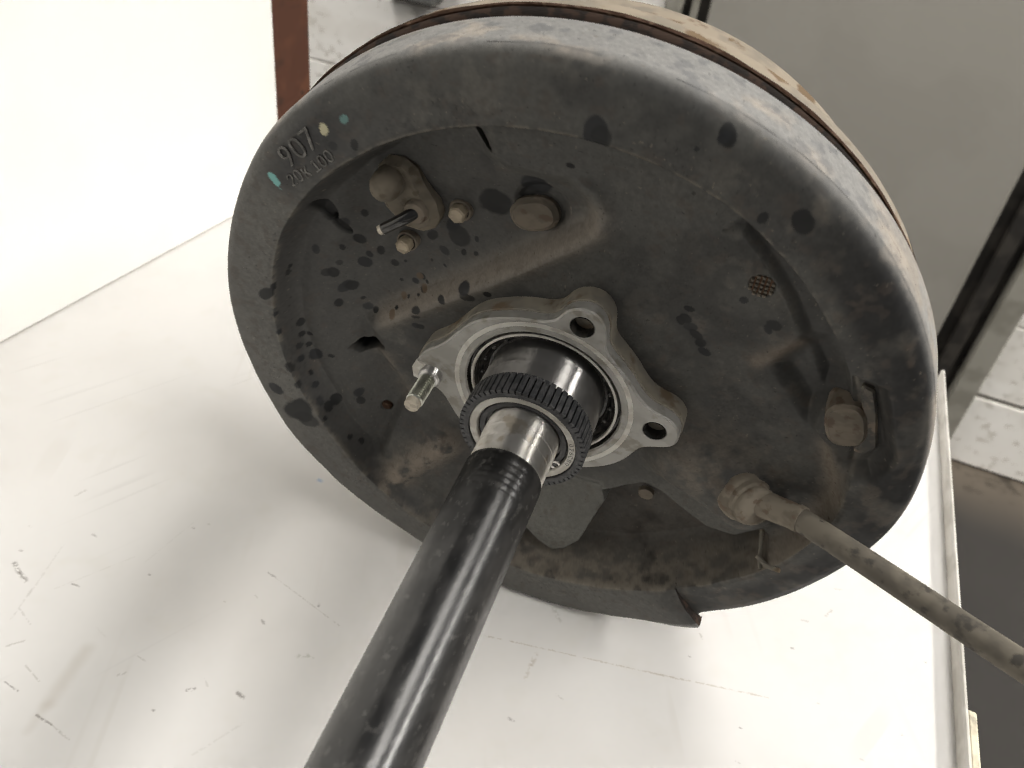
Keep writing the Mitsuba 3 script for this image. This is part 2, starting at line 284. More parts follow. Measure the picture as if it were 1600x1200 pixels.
def dline(pts, x, y):
    d = np.full(np.shape(x), 1e9)
    for (ax, ay), (bx, by) in zip(pts, pts[1:]):
        ex, ey = bx - ax, by - ay
        t = np.clip(((x - ax) * ex + (y - ay) * ey) / (ex * ex + ey * ey), 0, 1)
        d = np.minimum(d, np.hypot(x - ax - t * ex, y - ay - t * ey))
    return d
def rin(th): return np.interp(th, *zip(*RIN))
_g = np.arange(-180, 180, .5); _r = np.interp(_g, *zip(*ROUT))
_s = sum(np.roll(_r, k) * math.exp(-(k / 14) ** 2) for k in range(-36, 37)) / sum(math.exp(-(k / 14) ** 2) for k in range(-36, 37))
_b = np.clip((np.abs(_g + 50) - 3) / 14, 0, 1); _s = _s * _b + _r * (1 - _b)
def rout(th): return np.interp(th, np.r_[_g, 180], np.r_[_s, _s[0]])
def floor_height(x, y):
    h = -24 + 9 * sstep(72, 134, np.hypot(x, y))
    h = h - 6.5 * sstep(5, -5, sdf(POCKET, x, y)) * (1 - sstep(95, 128, np.hypot(x, y)) * sstep(-88, -108, x))
    h = h + 4 * np.exp(-(dline([(-92,4),(-37,46),(2,79),(11,90),(12,98),(6,105)], x, y) / 6.5) ** 2)
    h = h - 1.2 * sstep(7, -7, sdf(UPPER, x, y)) - 2.6 * sstep(2.5, -3.5, sdf(LEDGE, x, y))
    h = h - 6 * sstep(5, -6, sdf(RIGHTDARK, x, y))
    h = h - (13 + 2 * sstep(90, 134, np.hypot(x, y))) * sstep(1.2, -2.5, sdf(RECESS, x, y))
    h = h + 9 * np.exp(-(dline([(-55,-70),(-80,-97),(-93,-128)], x, y) / 11) ** 2)
    h = h + 8 * np.exp(-(dline([(133,23),(141,1),(142,-30),(134,-61)], x, y) / 6.5) ** 2)
    h = h + 14 * sstep(23, 6, dline([(66,-26),(88,-31),(104,-36)], x, y)) * sstep(36, 74, x)
    h = h + 5 * sstep(15, 10, np.hypot(x - 129, y - 33))
    h = h - 3 * sstep(13, 9, np.hypot(x + 14, y - 90))
    return h
def height(x, y):
    r, th = np.hypot(x, y), np.degrees(np.arctan2(y, x))
    ri, ro = rin(th), rout(th)
    left = sstep(95, 130, np.abs(th)) * (1 - sstep(140, 95, th) * (th > 0))
    ww = 4.5 + 3.5 * left + 9 * sstep(-130, -100, th) * sstep(-15, -45, th)
    t = np.clip((r - (ri - ww)) / ww, 0, 1)
    t = 0.55 * t * t * (3 - 2 * t) + 0.45 * t ** 4
    h = floor_height(x, y) * (1 - t)
    h = np.maximum(h, -60 + (60 - 23.5 + 10.5 * sstep(-75, -112, y)) * sstep(.8, -2.2, sdf(LOBE, x, y)))
    return h

# ---------------------------------------------------------------- the setting: floor, wall, door, table, side board, post
def label(key, text, category=None, **k):
    labels[key] = {'label': text, **({'category': category} if category else {}), **k}
FLOOR, WALL = -.754, 1.770
put('floor', ([[-4, -4, FLOOR], [4, -4, FLOOR], [4, WALL + .1, FLOOR], [-4, WALL + .1, FLOOR]], [[0, 1, 2, 3]]), 'floor_concrete', False, local=False)
label('floor', 'dark dirty concrete floor with a dusty strip along the white wall', kind='structure')
DOOR = (-.350, .5225)
for k, (x0, x1) in enumerate(((-3.2, DOOR[0] - .002), (DOOR[1] + .002, 3.2))):
    put('wall__backing' if k == 0 else 'wall__backing_001', box((x0, WALL + .012, FLOOR - .02), (x1, WALL + .14, 1.3)), 'mortar_grey', False, local=False)
label('wall', 'white painted block wall behind the table, with dark joints and scuffs', kind='structure')
for row in range(11):
    z0 = FLOOR + .004 + .18 * row + (.008 if row else 0)
    for x0, x1 in ((-3.2, DOOR[0] - .002), (DOOR[1] + .002, 3.2)):
        cuts = [c for c in np.arange(-2.65 - .3 * (row % 2), 3.3, 1.3) if x0 + .03 < c < x1 - .03]
        ends = [x0, *cuts, x1]
        for a, b in zip(ends, ends[1:]):
            e = .0016
            put('wall__block', box((a + e, WALL + rng.uniform(0, .0012), z0 + e), (b - e, WALL + .03, z0 + .18 - e), .0025), 'wall_paint', False, local=False)
# door: leaf, frame bars, dark gaps
d0, d1 = DOOR
label('steel_door', 'plain grey metal door with a dark frame in the white block wall', 'door')
ztop = 1.25
put('steel_door__leaf', box((d0 + .085, WALL - .004, FLOOR + .012), (d1 - .125, WALL + .03, ztop), .004), 'door_grey', False, local=False)
put('steel_door__frame', box((d0, WALL - .020, FLOOR), (d0 + .030, WALL + .05, ztop), .003), 'frame_grey', False, local=False)
put('steel_door__frame', box((d1 - .048, WALL - .026, FLOOR), (d1, WALL + .05, ztop), .003), 'frame_grey', False, local=False)
put('steel_door__gap', box((d0 + .031, WALL + .018, FLOOR), (d0 + .084, WALL + .05, ztop)), 'frame_dark', False, local=False)
put('steel_door__gap', box((d1 - .124, WALL + .018, FLOOR), (d1 - .049, WALL + .05, ztop)), 'frame_dark', False, local=False)
put('steel_door__stop', box((d0 + .048, WALL - .002, FLOOR), (d0 + .062, WALL + .017, ztop), .002), 'frame_grey', False, local=False)
put('steel_door__stop', box((d1 - .098, WALL - .010, FLOOR), (d1 - .068, WALL + .017, ztop), .003), 'frame_dark', False, local=False)
put('wall_box', merge(box((-1.00, WALL - .05, .014), (-.835, WALL - .002, .16), .006), box((-.94, WALL - .062, -.006), (-.85, WALL - .004, .02), .006)), 'box_grey', False, local=False)
label('wall_box', 'small dark grey box on the white wall at the top of the picture', 'wall box')
# table
X0, X1, Y1 = -.531, .1830, .742
put('white_table__top', box((X0 - .02, -.75, -.022), (X1 + .0005, Y1, 0)), 'table_white', False, local=False)
put('white_table__lip', box((X1, -.75, -.030), (X1 + .0032, Y1 - .004, .0115), .0012), 'lip_grey', False, local=False)
put('white_table__edge_strip', box((X1 + .0036, -.75, -.03), (X1 + .0092, .356, .0085), .0012), 'batten_cream', False, local=False)
for x in (X0 + .05, X1 - .07):
    for y in (-.68, .66):
        put('white_table__leg', box((x, y, FLOOR), (x + .045, y + .045, -.0225), .003), 'frame_grey', False, local=False)
label('white_table', 'white scuffed table top with a raised right edge, under the brake drum', 'table')
labels['white_table__edge_strip'] = {'label': 'cream strip outside the raised edge'}
put('side_board', box((X0 - .014, -.75, .0015), (X0, .7135, 1.1), .0012), 'board_white', False, local=False)
label('side_board', 'bright white upright board along the left edge of the table', 'board')
L = .062
put('rusty_post__web', box((X0 - .006, .7145, FLOOR), (X0 - .0005, .7145 + L, 1.25), .0012), 'post_rust', False, local=False)
put('rusty_post__flange', box((X0 - .055, .7145, FLOOR), (X0 - .0065, .7205, 1.25), .0012), 'post_rust', False, local=False)
label('rusty_post', 'rust brown steel angle post at the far end of the white board', 'post')

# ---------------------------------------------------------------- the axle with its backing plate and brake drum
A = 'rear_axle_assembly'
label(A, 'dirty brake drum and backing plate on an oily black axle shaft', 'axle assembly')
# polar sheet: hole edge out to the rim, round the shoulder and back along the side
NT = 1800
r_in = np.linspace(22, 134, 200); zone = np.r_[np.linspace(0, 1, 40)]
th0 = -49.99
thd = th0 + np.linspace(0, 360, NT); thw = (thd + 180) % 360 - 180
ri, ro = rin(thw), rout(thw)
FILLET = 10.0 - 5.0 * sstep(120, 160, np.abs(thw)) * (1 - .5 * sstep(178, 150, thw) * (thw > 0)) - 4.5 * sstep(-150, -125, thw) * sstep(-45, -60, thw)
unroll = .93 * np.exp(-((360 - (thd - th0)) / 17.) ** 2)
rows_r, rows_w, rows_k = [], [], []
for s in np.linspace(0, 1, 236):                                 # recessed floor and its wall
    rows_r.append(22 + (ri - 22) * s); rows_w.append(None); rows_k.append(0.)
for s in np.linspace(0, 1, 30)[1:]:                              # flat rim
    rows_r.append(ri + (ro - FILLET - ri) * s); rows_w.append(-.5 * s * s + 0 * ri); rows_k.append(1.)
for a in np.linspace(0, 90, 26)[1:]:                             # shoulder
    rows_r.append(ro - FILLET + FILLET * (math.sin(math.radians(a)) * (1 - unroll) + a / 90 * unroll)); rows_w.append(-.5 - FILLET * (1 - math.cos(math.radians(a))) * (1 - unroll)); rows_k.append(1 + a / 90)
for s in np.linspace(0, 1, 22)[1:]:                              # side
    rows_r.append(ro + .6 * s); rows_w.append(-.5 - FILLET * (1 - unroll) - (27.5 - FILLET) * s * (1 - unroll) - 1.5 * s * unroll); rows_k.append(2 + s)
Rr = np.array(rows_r); TH = np.radians(thd)[None] * np.ones_like(Rr); K = np.array(rows_k)[:, None] * np.ones_like(Rr)
X, Y = Rr * np.cos(TH), Rr * np.sin(TH)
Wm = np.stack([height(X[i], Y[i]) if w is None else w for i, w in enumerate(rows_w)])
pk = sstep(3.5, -3.0, sdf(TABPOCKET, X, Y)) * (K < 1.2); Wm = Wm * (1 - pk) + np.minimum(Wm, -10.5) * pk
P3 = np.stack([X, Y, Wm], -1); W0 = Wm.copy()
n1 = meshkit.fbm(P3 * .05, 4, 1); n2 = meshkit.fbm(P3 * .16, 4, 2); n3 = meshkit.fbm(P3 * .6, 3, 3); n4 = meshkit.fbm(P3 * .022, 3, 4)
Wm = Wm + (.9 * (n1 - .5) + .35 * (n2 - .5)) * np.where(K < 2, 1, 0)
rim_soft = np.exp(-((Rr - ri) / 1.6) ** 2) * (K <= 1.02); Wm = Wm - .7 * rim_soft          # softened inner edge of the rim
# the lip left of the cut is bent forward, the cut gapes
thc = 360 - (thd - th0)                                # degrees to the left of the cut
bend = np.exp(-(thc / 9.0) ** 2)[None] * sstep(-6, 14, Rr - ri)
Wm = Wm + 4.5 * bend
P3 = np.stack([X, Y, Wm], -1)
# slots, holes: dents
def dent(cx, cy, a, b, ang, depth):
    global Wm
    c, s = math.cos(math.radians(ang)), math.sin(math.radians(ang))
    e = np.hypot(((X - cx) * c + (Y - cy) * s) / a, ((Y - cy) * c - (X - cx) * s) / b)
    m = sstep(1.15, .8, e) * (K < 1.01); Wm = Wm - depth * m
    return sstep(1.1, .85, e) * (K < 1.01)
blk = np.maximum.reduce([dent(-100.5, -16.5, 10, 3.4, 22, 9), dent(-104, -17.5, 5, 3.2, 60, 9), dent(-38, 119, 5.0, 1.6, -50, 8), dent(58.5, -66.5, 6, 2.2, -12, 7), dent(-110, 70.5, 4.2, 6.5, 30, 3), dent(-104.5, 61.5, 2.0, 6.0, 32, 2)])
dent(-92.4, -59.6, 3.2, 3.2, 0, 1.2); dent(79.5, 86.2, 5, 5, 0, .8)
# --- colours
def col(*c): return np.array(c)
def lay(c, other, m): return c * (1 - m[..., None]) + np.asarray(other) * m[..., None]
c = np.ones(X.shape + (1,)) * col(.076, .074, .065)
c = lay(c, (.050, .049, .045), sstep(.45, .62, n1))
c = lay(c, (.115, .105, .085), .55 * sstep(.50, .68, n2) * sstep(.35, .6, n4))
inside = (K < .5)
nx = np.gradient(Wm, axis=1); 
sp = sdf(POCKET, X, Y); lobe = sdf(LOBE, X, Y); sr = np.where(lobe < 0, 9., sdf(RECESS, X, Y)); su = sdf(UPPER, X, Y)
c = lay(c, (.068, .066, .060), inside * sstep(4, -10, sp) * .75)
band = np.exp(-(dline([(-88,9),(-37,49),(2,81),(11,91),(12,98)], X, Y) / 5.8) ** 2) * inside
c = lay(c, (.21, .172, .128), .95 * band * sstep(.0, .45, n2 + .15))
c = lay(c, (.10, .10, .092), inside * sstep(2, -3, su) * .4)
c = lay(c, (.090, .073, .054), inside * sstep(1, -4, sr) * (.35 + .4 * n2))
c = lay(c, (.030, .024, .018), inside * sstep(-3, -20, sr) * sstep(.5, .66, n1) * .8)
c = lay(c, (.26, .20, .14), inside * np.exp(-(dline([(-54,-69),(-78,-95),(-90,-115)], X, Y) / 9) ** 2) * sstep(.25, .55, n2) * .9)
c = lay(c, (.20, .155, .105), inside * np.exp(-(dline([(128,16),(138,-5),(136,-37),(124,-66)], X, Y) / 5) ** 2) * .8)
c = lay(c, (.19, .15, .105), inside * np.exp(-(dline([(-92,-18),(-80,-42)], X, Y) / 6) ** 2) * .55 * sstep(.3, .6, n2))
c = lay(c, (.20, .145, .095), inside * np.exp(-(dline([(88,46),(100,62)], X, Y) / 4) ** 2) * .7 * sstep(.2, .5, n2))
c = lay(c, (.16, .125, .085), inside * np.exp(-(np.hypot(X - 80, Y + 22) / 24) ** 2) * .6 * sstep(.3, .6, n2))
c = lay(c, (.145, .12, .085), inside * sstep(10, 2, ri - Rr) * sstep(-130, -100, thw) * sstep(-10, -40, thw) * sstep(.35, .6, n2))
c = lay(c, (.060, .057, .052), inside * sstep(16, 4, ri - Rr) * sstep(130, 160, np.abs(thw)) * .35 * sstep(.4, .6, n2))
# rim: black scrubbed shoulder at the right, dusty patches, pale upper side
right = sstep(75, 40, thw) * sstep(-75, -30, thw)
c = lay(c, (.016, .016, .017), (K >= .99) * right * sstep(2, 11, Rr - ri) * sstep(.70, .46, n1) * .92)
c = lay(c, (.115, .098, .074), (K >= .9) * right * sstep(.48, .70, n2 * .5 + n1 * .5) * .42)
c = lay(c, (.12, .08, .05), right * sstep(.60, .76, n2) * .25)
c = lay(c, (.034, .035, .037), (K >= .99) * (1 - right) * sstep(.36, .52, n4) * sstep(100, 140, np.abs(thw)) * sstep(1.9, 1.2, K) * .75)
c = lay(c, (.028, .028, .030), np.exp(-(dline([(-119,92),(-108,108),(-98,116)], X, Y) / 8) ** 2) * (K < 1.9) * .8)
leftrim = sstep(120, 150, np.abs(thw)) + (thw < -50) * sstep(-50, -60, thw) * (1 - sstep(-120, -150, thw)) * .8
c = lay(c, (.135, .129, .112), (K >= .97) * leftrim * (.55 + .3 * n1))
c = lay(c, (.030, .030, .032), np.exp(-(dline([(-119,92),(-108,108),(-98,116)], X, Y) / 9) ** 2) * (K >= .97) * (K < 1.9) * .75)
c = lay(c, (.115, .112, .095), inside * np.exp(-(dline([(10,-110),(25,-85),(60,-60),(100,-62)], X, Y) / 17) ** 2) * sstep(-1, 1.5, sr) * .75)
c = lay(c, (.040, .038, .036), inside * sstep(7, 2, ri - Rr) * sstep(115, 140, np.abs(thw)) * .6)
c = lay(c, (.042, .041, .039), inside * sstep(1, -2, sdf(LEDGE, X, Y)) * .6)
c = lay(c, (.062, .058, .050), pk * .7)
c = lay(c, (.036, .036, .035), inside * np.exp(-(np.hypot(X - 117, Y - 46) / 9) ** 2) * .8)
c = lay(c, (.120, .118, .100), inside * sstep(.5, -1, lobe) * .85)
side = sstep(1.45, 1.95, K)
pale = sstep(.42, .60, .6 * n1 + .4 * n2)
c = lay(c, (.30, .295, .28), side * .9)
c = lay(c, (.46, .38, .29), side * pale * sstep(.45, .60, meshkit.fbm(P3 * .035, 3, 9)) * .85)
c = lay(c, (.15, .155, .165), side * sstep(.55, .68, n2) * .6)
c = lay(c, (.36, .29, .21), sstep(1.6, 2.1, K) * sstep(55, 35, thw) * sstep(-15, 5, thw) * .7 * sstep(.3, .5, n1))
crease = np.exp(-((K - 1.78 - .10 * (n1 - .5)) / .018) ** 2) * (meshkit.fbm(np.stack([TH * 7, 0 * TH, 0 * TH], -1), 2, 5) > .42)
c = lay(c, (.02, .02, .022), crease * .8)
edge = np.exp(-((Rr - ri - .2) / .9) ** 2) * (K < 1.05) * sstep(.38, .55, n2)
c = lay(c, (.20, .17, .12), edge * .5)
c = lay(c, (.085, .055, .035), .6 * sstep(.60, .72, meshkit.fbm(P3 * .24, 3, 12)) * .5 * (K < 1.5))
n5 = meshkit.fbm(P3 * 1.7, 2, 21)
c = c * .66 + (c @ np.array([.2126, .7152, .0722]))[..., None] * .34
grit = meshkit.noise(P3 * .95, 31); c = lay(c, (.20, .175, .13), sstep(.90, .96, grit) * .5); c = lay(c, (.02, .018, .016), sstep(.10, .05, grit) * .6)
c = c * (.62 + .42 * n3 + .34 * n5)[..., None] * (.80 + 0 * side)[..., None]
# oil drops and dark stains
SPOTS = [(-103.3,63.1,2.9),(-98.6,52.7,3.0),(-94.7,67.9,1.9),(-98.5,37.8,3.4),(-106.2,48.0,1.7),(-109.1,38.0,1.7),(-95.7,43.0,2.0),(-90.3,46.2,2.4),(-84.0,39.5,2.2),(-118.5,45.4,2.4),(-115.8,31.5,2.6),(-112.6,31.6,3.0),(-108.5,22.4,3.5),(-105.8,22.6,3.2),(-112.7,11.3,2.3),(-99.7,9.2,2.5),(-94.9,8.7,1.8),(-101.7,14.1,1.4),(-69.2,28.3,2.1),(-70.4,19.9,2.4),(-70.7,15.5,1.8),(-72.0,7.8,2.0),(-69.7,7.5,1.8),(-57.3,30.7,2.4),(-46.1,40.5,3.3),(-43.9,36.0,3.2),(-34.6,40.6,2.1),(-74.2,30.5,1.7),(-70.5,34.2,1.6),(-81.6,29.3,1.0),(-59.4,52.6,2.3),(-49.7,54.4,1.6),(-43.7,55.4,1.3),(-43.6,63.2,1.3),(-64.6,60.5,2.6),(-51.8,62.8,5.2),(-54.7,69.0,3.5),(-34.8,86.5,7.0),(-135.1,27.4,2.4),(-136.7,9.9,2.1),(-131.8,32.1,1.9),(-130.6,35.7,1.4),(-136.0,-2.7,2.6),(-132.6,-3.0,2.6),(-132.6,-10.4,2.1),(-133.4,-16.8,2.1),(-130.5,-18.4,1.7),(-129.6,-11.5,1.5),(-127.7,-25.3,3.6),(-119.4,-25.0,1.5),(-133.8,-25.8,3.4),(-132.7,-24.5,2.3),(-129.1,-35.0,1.5),(-78.7,41.6,0.9),(-59.2,43.8,0.8),(-65.7,45.2,0.8),(-82.5,15.3,1.2),(-77.1,21.9,1.1),(-71.5,25.2,0.9),(-68.1,32.1,1.0),(-123.4,-51.5,2.8),(-118.0,-54.6,3.4),(-120.1,-56.5,3.0),(-106.0,-49.1,3.2),(-105.1,-54.9,2.4),(-131.5,-37.0,2.3),(-126.7,-42.2,2.1),(-129.1,-34.9,1.5),(-120.0,-61.4,1.6),(-17.8,100.2,6.4),(-21.5,93.9,3.6),(-1.8,117.0,1.6),(74.9,76.2,1.7),(55.1,61.7,2.1),(54.9,56.0,2.7),(57.9,52.4,2.8),(60.9,49.0,2.8),(63.7,45.2,2.5),(66.3,40.9,2.5),(53.0,54.1,2.1),(89.2,69.1,2.9),(87.6,65.6,2.0),(-108.7,-77.1,1.6),(-103.7,-82.0,1.7),(10.0,141.4,5.1),(12.2,140.7,3.7),(52.6,150.9,3.7),(51.7,149.6,2.3),(84.1,126.8,4.3),(71.3,125.0,1.9),(-93.6,112.0,2.3),(-83.8,114.9,2.2),(-140.3,22.6,3.8),(-146.5,-45.5,4.3),(-134.2,-58.2,9.1),(-130.6,-63.5,6.4),(44.2,143.9,0.9)]
for i, (sx, sy, sr_) in enumerate(SPOTS):
    sr_ = sr_ * 1.08
    near = (np.abs(X - sx) < sr_ * 2) & (np.abs(Y - sy) < sr_ * 2) & (K < 1.6)
    if not near.any(): continue
    a = (i * 2.4) % 3.1; q = 1 + .22 * math.sin(i * 5.1)
    dx, dy = X[near] - sx, Y[near] - sy
    dz = W0[near] - (float(height(np.array([sx]), np.array([sy]))[0]) if math.hypot(sx, sy) < 136 else 0)
    e = np.sqrt(((dx * math.cos(a) + dy * math.sin(a)) * q) ** 2 + ((dy * math.cos(a) - dx * math.sin(a)) / q) ** 2 + dz ** 2) + .55 * sr_ * (n2[near] - .5)
    m = sstep(sr_ * 1.05, sr_ * .82, e) * (.94 if i % 5 else .8)
    c[near] = lay(c[near], (.007, .0075, .008) if i % 3 else (.012, .013, .015), m)
for sx, sy in ((-72, 34), (-69, 29), (-84, 12), (-80, 21)): 
    e = np.hypot(X - sx, Y - sy) + 1.2 * (n2 - .5); c = lay(c, (.09, .06, .035), sstep(2.2, 1.5, e) * inside * .8)
c = lay(c, (.006, .006, .006), np.clip(blk, 0, 1) * .95)
c = lay(c, (.15, .055, .025), sstep(3.4, 2.4, np.hypot(X + 92.4, Y + 59.6) + n2) * inside)
c = lay(c, (.11, .055, .03), sstep(5.6, 4.6, np.hypot(X - 79.5, Y - 86.2) + .8 * n2) * inside)
# paint marks
c = lay(c, (.16, .36, .34), sstep(2.6, 2.2, np.hypot((X + 123.6) * 1.1 + (Y - 89) * .5, (Y - 89) * .75) + 2.2 * (n3 - .5)) * (K > .9))
c = lay(c, (.11, .21, .20), sstep(2.1, 1.6, np.hypot(X + 87.5, Y - 124.2) + 2 * (n3 - .5)) * (K > .9) * .8)
c = lay(c, (.40, .37, .25), sstep(2.5, 2.0, np.hypot((X + 97) * 1.3, (Y - 118) * .9) + 1.6 * (n3 - .5)) * (K > .9))
pv = np.stack([X, Y, Wm], -1).reshape(-1, 3); m, n = X.shape
i, j = np.meshgrid(np.arange(m - 1), np.arange(n - 1), indexing='ij')
pf = np.stack([i * n + j, (i + 1) * n + j, (i + 1) * n + j + 1, i * n + j + 1], -1).reshape(-1, 4)
pf = np.vstack([pf[:, [0, 1, 2]], pf[:, [0, 2, 3]]])
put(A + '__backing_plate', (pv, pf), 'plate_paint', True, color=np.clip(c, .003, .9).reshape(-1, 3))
B = A + '__backing_plate'
# inner face of the torn lip, the sheet's thickness at the cut
for jj, sgn in ((n - 1, 1), (0, -1)):
    e = P3[206:, jj] if False else np.stack([X, Y, Wm], -1)[206:, jj]
    inw = e * 1.0; inw[:, 2] -= 6
    q = len(e); k = np.arange(q - 1)
    put(B + '__cut_edge', (np.vstack([e, inw]), np.stack([k, k + 1, k + 1 + q, k + q], -1)), 'gap_black', False)
labels[B + '__cut_edge'] = {'label': 'torn edge of the bent lip'}
lin = [(ro.min() - 1.5, -27.5), (150, -30), (60, -46)]
put(B + '__back_skin', lathe([(60, -46), (152, -38), (160, -29)][::-1], 90), 'gap_black', True)
# stamped marks on the rim
def stamp(text, at, ang, h, key):
    t = meshkit.text_mesh(text, h, .5); a = math.radians(ang); v = np.array(t.vertices); v[:, :2] -= [v[:, 0].max() / 2, h / 2]
    rr = np.array([[math.cos(a), -math.sin(a)], [math.sin(a), math.cos(a)]]); v[:, :2] = v[:, :2] @ rr.T + at; v[:, 2] -= .12
    put(key, (v, t.faces), 'stamp_paint', False)
stamp('907', (-110.5, 107), 42, 8.6, B + '__stamped_number')
stamp('20', (-113.5, 92.8), 40, 5.2, B + '__stamped_mark'); stamp('K', (-107.5, 97), 40, 4.6, B + '__stamped_mark'); stamp('100', (-99.5, 104), 42, 5.0, B + '__stamped_mark')
# knurled plug
kn = [box((79.5 + gx * 2.0 - .62, 86.2 + gy * 2.0 - .62, -20), (79.5 + gx * 2.0 + .62, 86.2 + gy * 2.0 + .62, -15.9), .2) for gx in range(-2, 3) for gy in range(-2, 3) if gx * gx + gy * gy < 6]
put(B + '__knurled_plug', merge(*kn), 'bolt_dusty', False)
labels[B + '__knurled_plug'] = {'label': 'small rusty plug with a grid of raised dots'}
put(B + '__rusty_plug', lathe([(.01, -23.2), (2.2, -23.3), (3.0, -24.2), (3.1, -27)], 24, origin=(-92.4, -59.6, 0)), 'drum_rust', 40)
put(B + '__rusty_plug', lathe([(.01, -27), (4, -27.4), (4.4, -30)], 24, origin=(59, -70, 0)), 'bolt_dusty', 40)
labels[B + '__rusty_plug'] = {'label': 'rust red plug left of the stud'}

# drum behind the plate
tilt = (.02, -.01, 1)
prof_lip = [(164.9, -40.6), (166.0, -40.4), (166.6, -41.4), (166.5, -42.3), (165.8, -43.2)]
prof_tan = [(165.8, -43.0), (165.2, -44.5), (165.2, -52.5), (163.4, -54.6), (158, -58), (150, -62), (148, -108), (140, -114), (60, -116)]
put(A + '__brake_drum__lip', lathe(prof_lip, 360, origin=(-3, 0, 0), wob=1.2), 'drum_rust', 50)
put(A + '__brake_drum', lathe(prof_tan, 360, origin=(-3, 0, 0), wob=.5, seed=3), 'drum_tan', 40)
labels[A + '__brake_drum__lip'] = {'label': 'flaking dark rust rim of the drum'}
put(A + '__brake_drum__gap', merge(lathe([(163.2, -27), (161.5, -33), (161, -37)], 200), lathe([(160, -37), (163.5, -38), (165.4, -40.0), (165.2, -40.7)], 240, origin=(-3, 0, 0), wob=.8)), 'gap_black', True)

# bearing retainer with its bolt holes, stud, bearing
FL = [(-66.5,-5),(-64.5,1),(-60.5,7.5),(-53.5,13.5),(-48.5,19),(-43,26.5),(-35.4,35),(-23.2,41.4),(-11.3,44.9),(-3,46.4),(2.2,49.5),(5.8,54.6),(11.2,58.2),(17.5,58.6),(22.9,54.6),(25.4,47.5),(26.6,39.8),(31.8,33.4),(40.0,24.6),(45.9,17.0),(52.2,12.4),(59.1,10.2),(65.2,5.2),(66.8,-1.0),(65.1,-6.9),(58.9,-10.8),(51.6,-14.4),(47.0,-22),(41.5,-30.5),(28.1,-40.5),(12,-46),(1,-49),(-4,-57.5),(-12,-61),(-20,-58),(-25,-49),(-31,-42.5),(-41.9,-34.2),(-48.0,-24.4),(-54,-16.5),(-61.5,-13.5)]
import shapely.geometry as sg
fl_ = spline(FL + FL[:1], 400)[:-1]
fs = sg.Polygon(fl_).buffer(2.2).buffer(-4.4).buffer(2.2).simplify(.03)
R_ = A + '__bearing_retainer'
HOLES = [(14.2, 48.6, 5.1), (55.1, -.3, 5.1), (-14.5, -50.5, 5.1)]
put(R_ + '__base', rounded(list(fs.buffer(.5).exterior.coords)[:-1], 10.2, -24.5, .5, [(0, 0, 44)]), 'cast_dusty', 30)
put(R_, rounded(list(fs.buffer(-.2).exterior.coords)[:-1], 6.1, -14.4, .8, [(0, 0, 38.4)] + HOLES), 'steel_worn', 30)
labels[R_ + '__base'] = {'label': 'dusty tan side of the retainer casting'}
for hx, hy, hr in HOLES:
    put(R_ + '__bolt_hole', lathe([(hr + .25, -8.3), (hr - .1, -9.2), (hr - .2, -23.8), (.01, -23.8)], 48, origin=(hx, hy, 0)), 'grease_black', 40)
put(R_ + '__bore_step', lathe([(44.5, -8.22), (42.2, -8.2), (41.8, -8.6)], 128), 'race_light', 30)
S = R_ + '__stud'
put(S, lathe([(.01, 15.8), (3.3, 15.8), (3.75, 15.3), (3.8, 12.2), (3.5, 12.0)], 40, origin=(-57, -6.8, 0)), 'stud_end', 30)
tp = []
for k in range(10): tp += [(4.35, 11.5 - k * 1.55), (4.35, 11.2 - k * 1.55), (3.3, 11.5 - k * 1.55 - .9), (3.3, 11.5 - k * 1.55 - 1.2)]
put(S + '__thread', lathe([(3.5, 12.1)] + tp + [(3.5, -5)], 48, origin=(-57, -6.8, 0)), 'zinc', 25)
put(S + '__collar', lathe([(3.5, -3.6), (5.1, -4.2), (5.7, -5.0), (5.8, -8.3)], 48, origin=(-57, -6.8, 0)), 'steel_dark', 30)
put(R_ + '__stud_lug', rounded([(-66.8,-11.5),(-67.3,-5),(-64.8,.5),(-60,-1),(-58.5,-9),(-61,-13)], 1.0, -8.6, .3), 'race_light', 30)
Bq = A + '__bearing'
put(Bq + '__seal_groove', lathe([(38.3, -8.9), (38.1, -13), (36.9, -13.2)], 128), 'grease_black', 30)
put(Bq + '__outer_race', lathe([(36.9, -13.2), (36.7, -9.8), (35.6, -9.5), (35.2, -10.4)], 128), 'race_light', 30)
put(Bq, lathe([(35.2, -10.4), (34.6, -13.0), (33.4, -12.0), (32.4, -14.6), (31.4, -13.5), (30.2, -16.5), (28.6, -16.5)], 128, wob=.5), 'grease_black', 30)
balls = []
for k in range(22):
    a = 2 * math.pi * k / 22; b = trimesh.creation.icosphere(2, 1.35); b.apply_translation([32.3 * math.cos(a), 32.3 * math.sin(a), -14.2]); balls.append(b)
put(Bq + '__ball_cage', merge(*balls), 'grease_black', True)
put(A + '__bearing_sleeve', lathe([(24, 9.2), (28.4, 9.2), (29.0, 8.4), (29.0, -17)], 160), 'steel_dark', 30)
labels[A + '__bearing_sleeve'] = {'label': 'shiny dark steel sleeve between ring and bearing'}
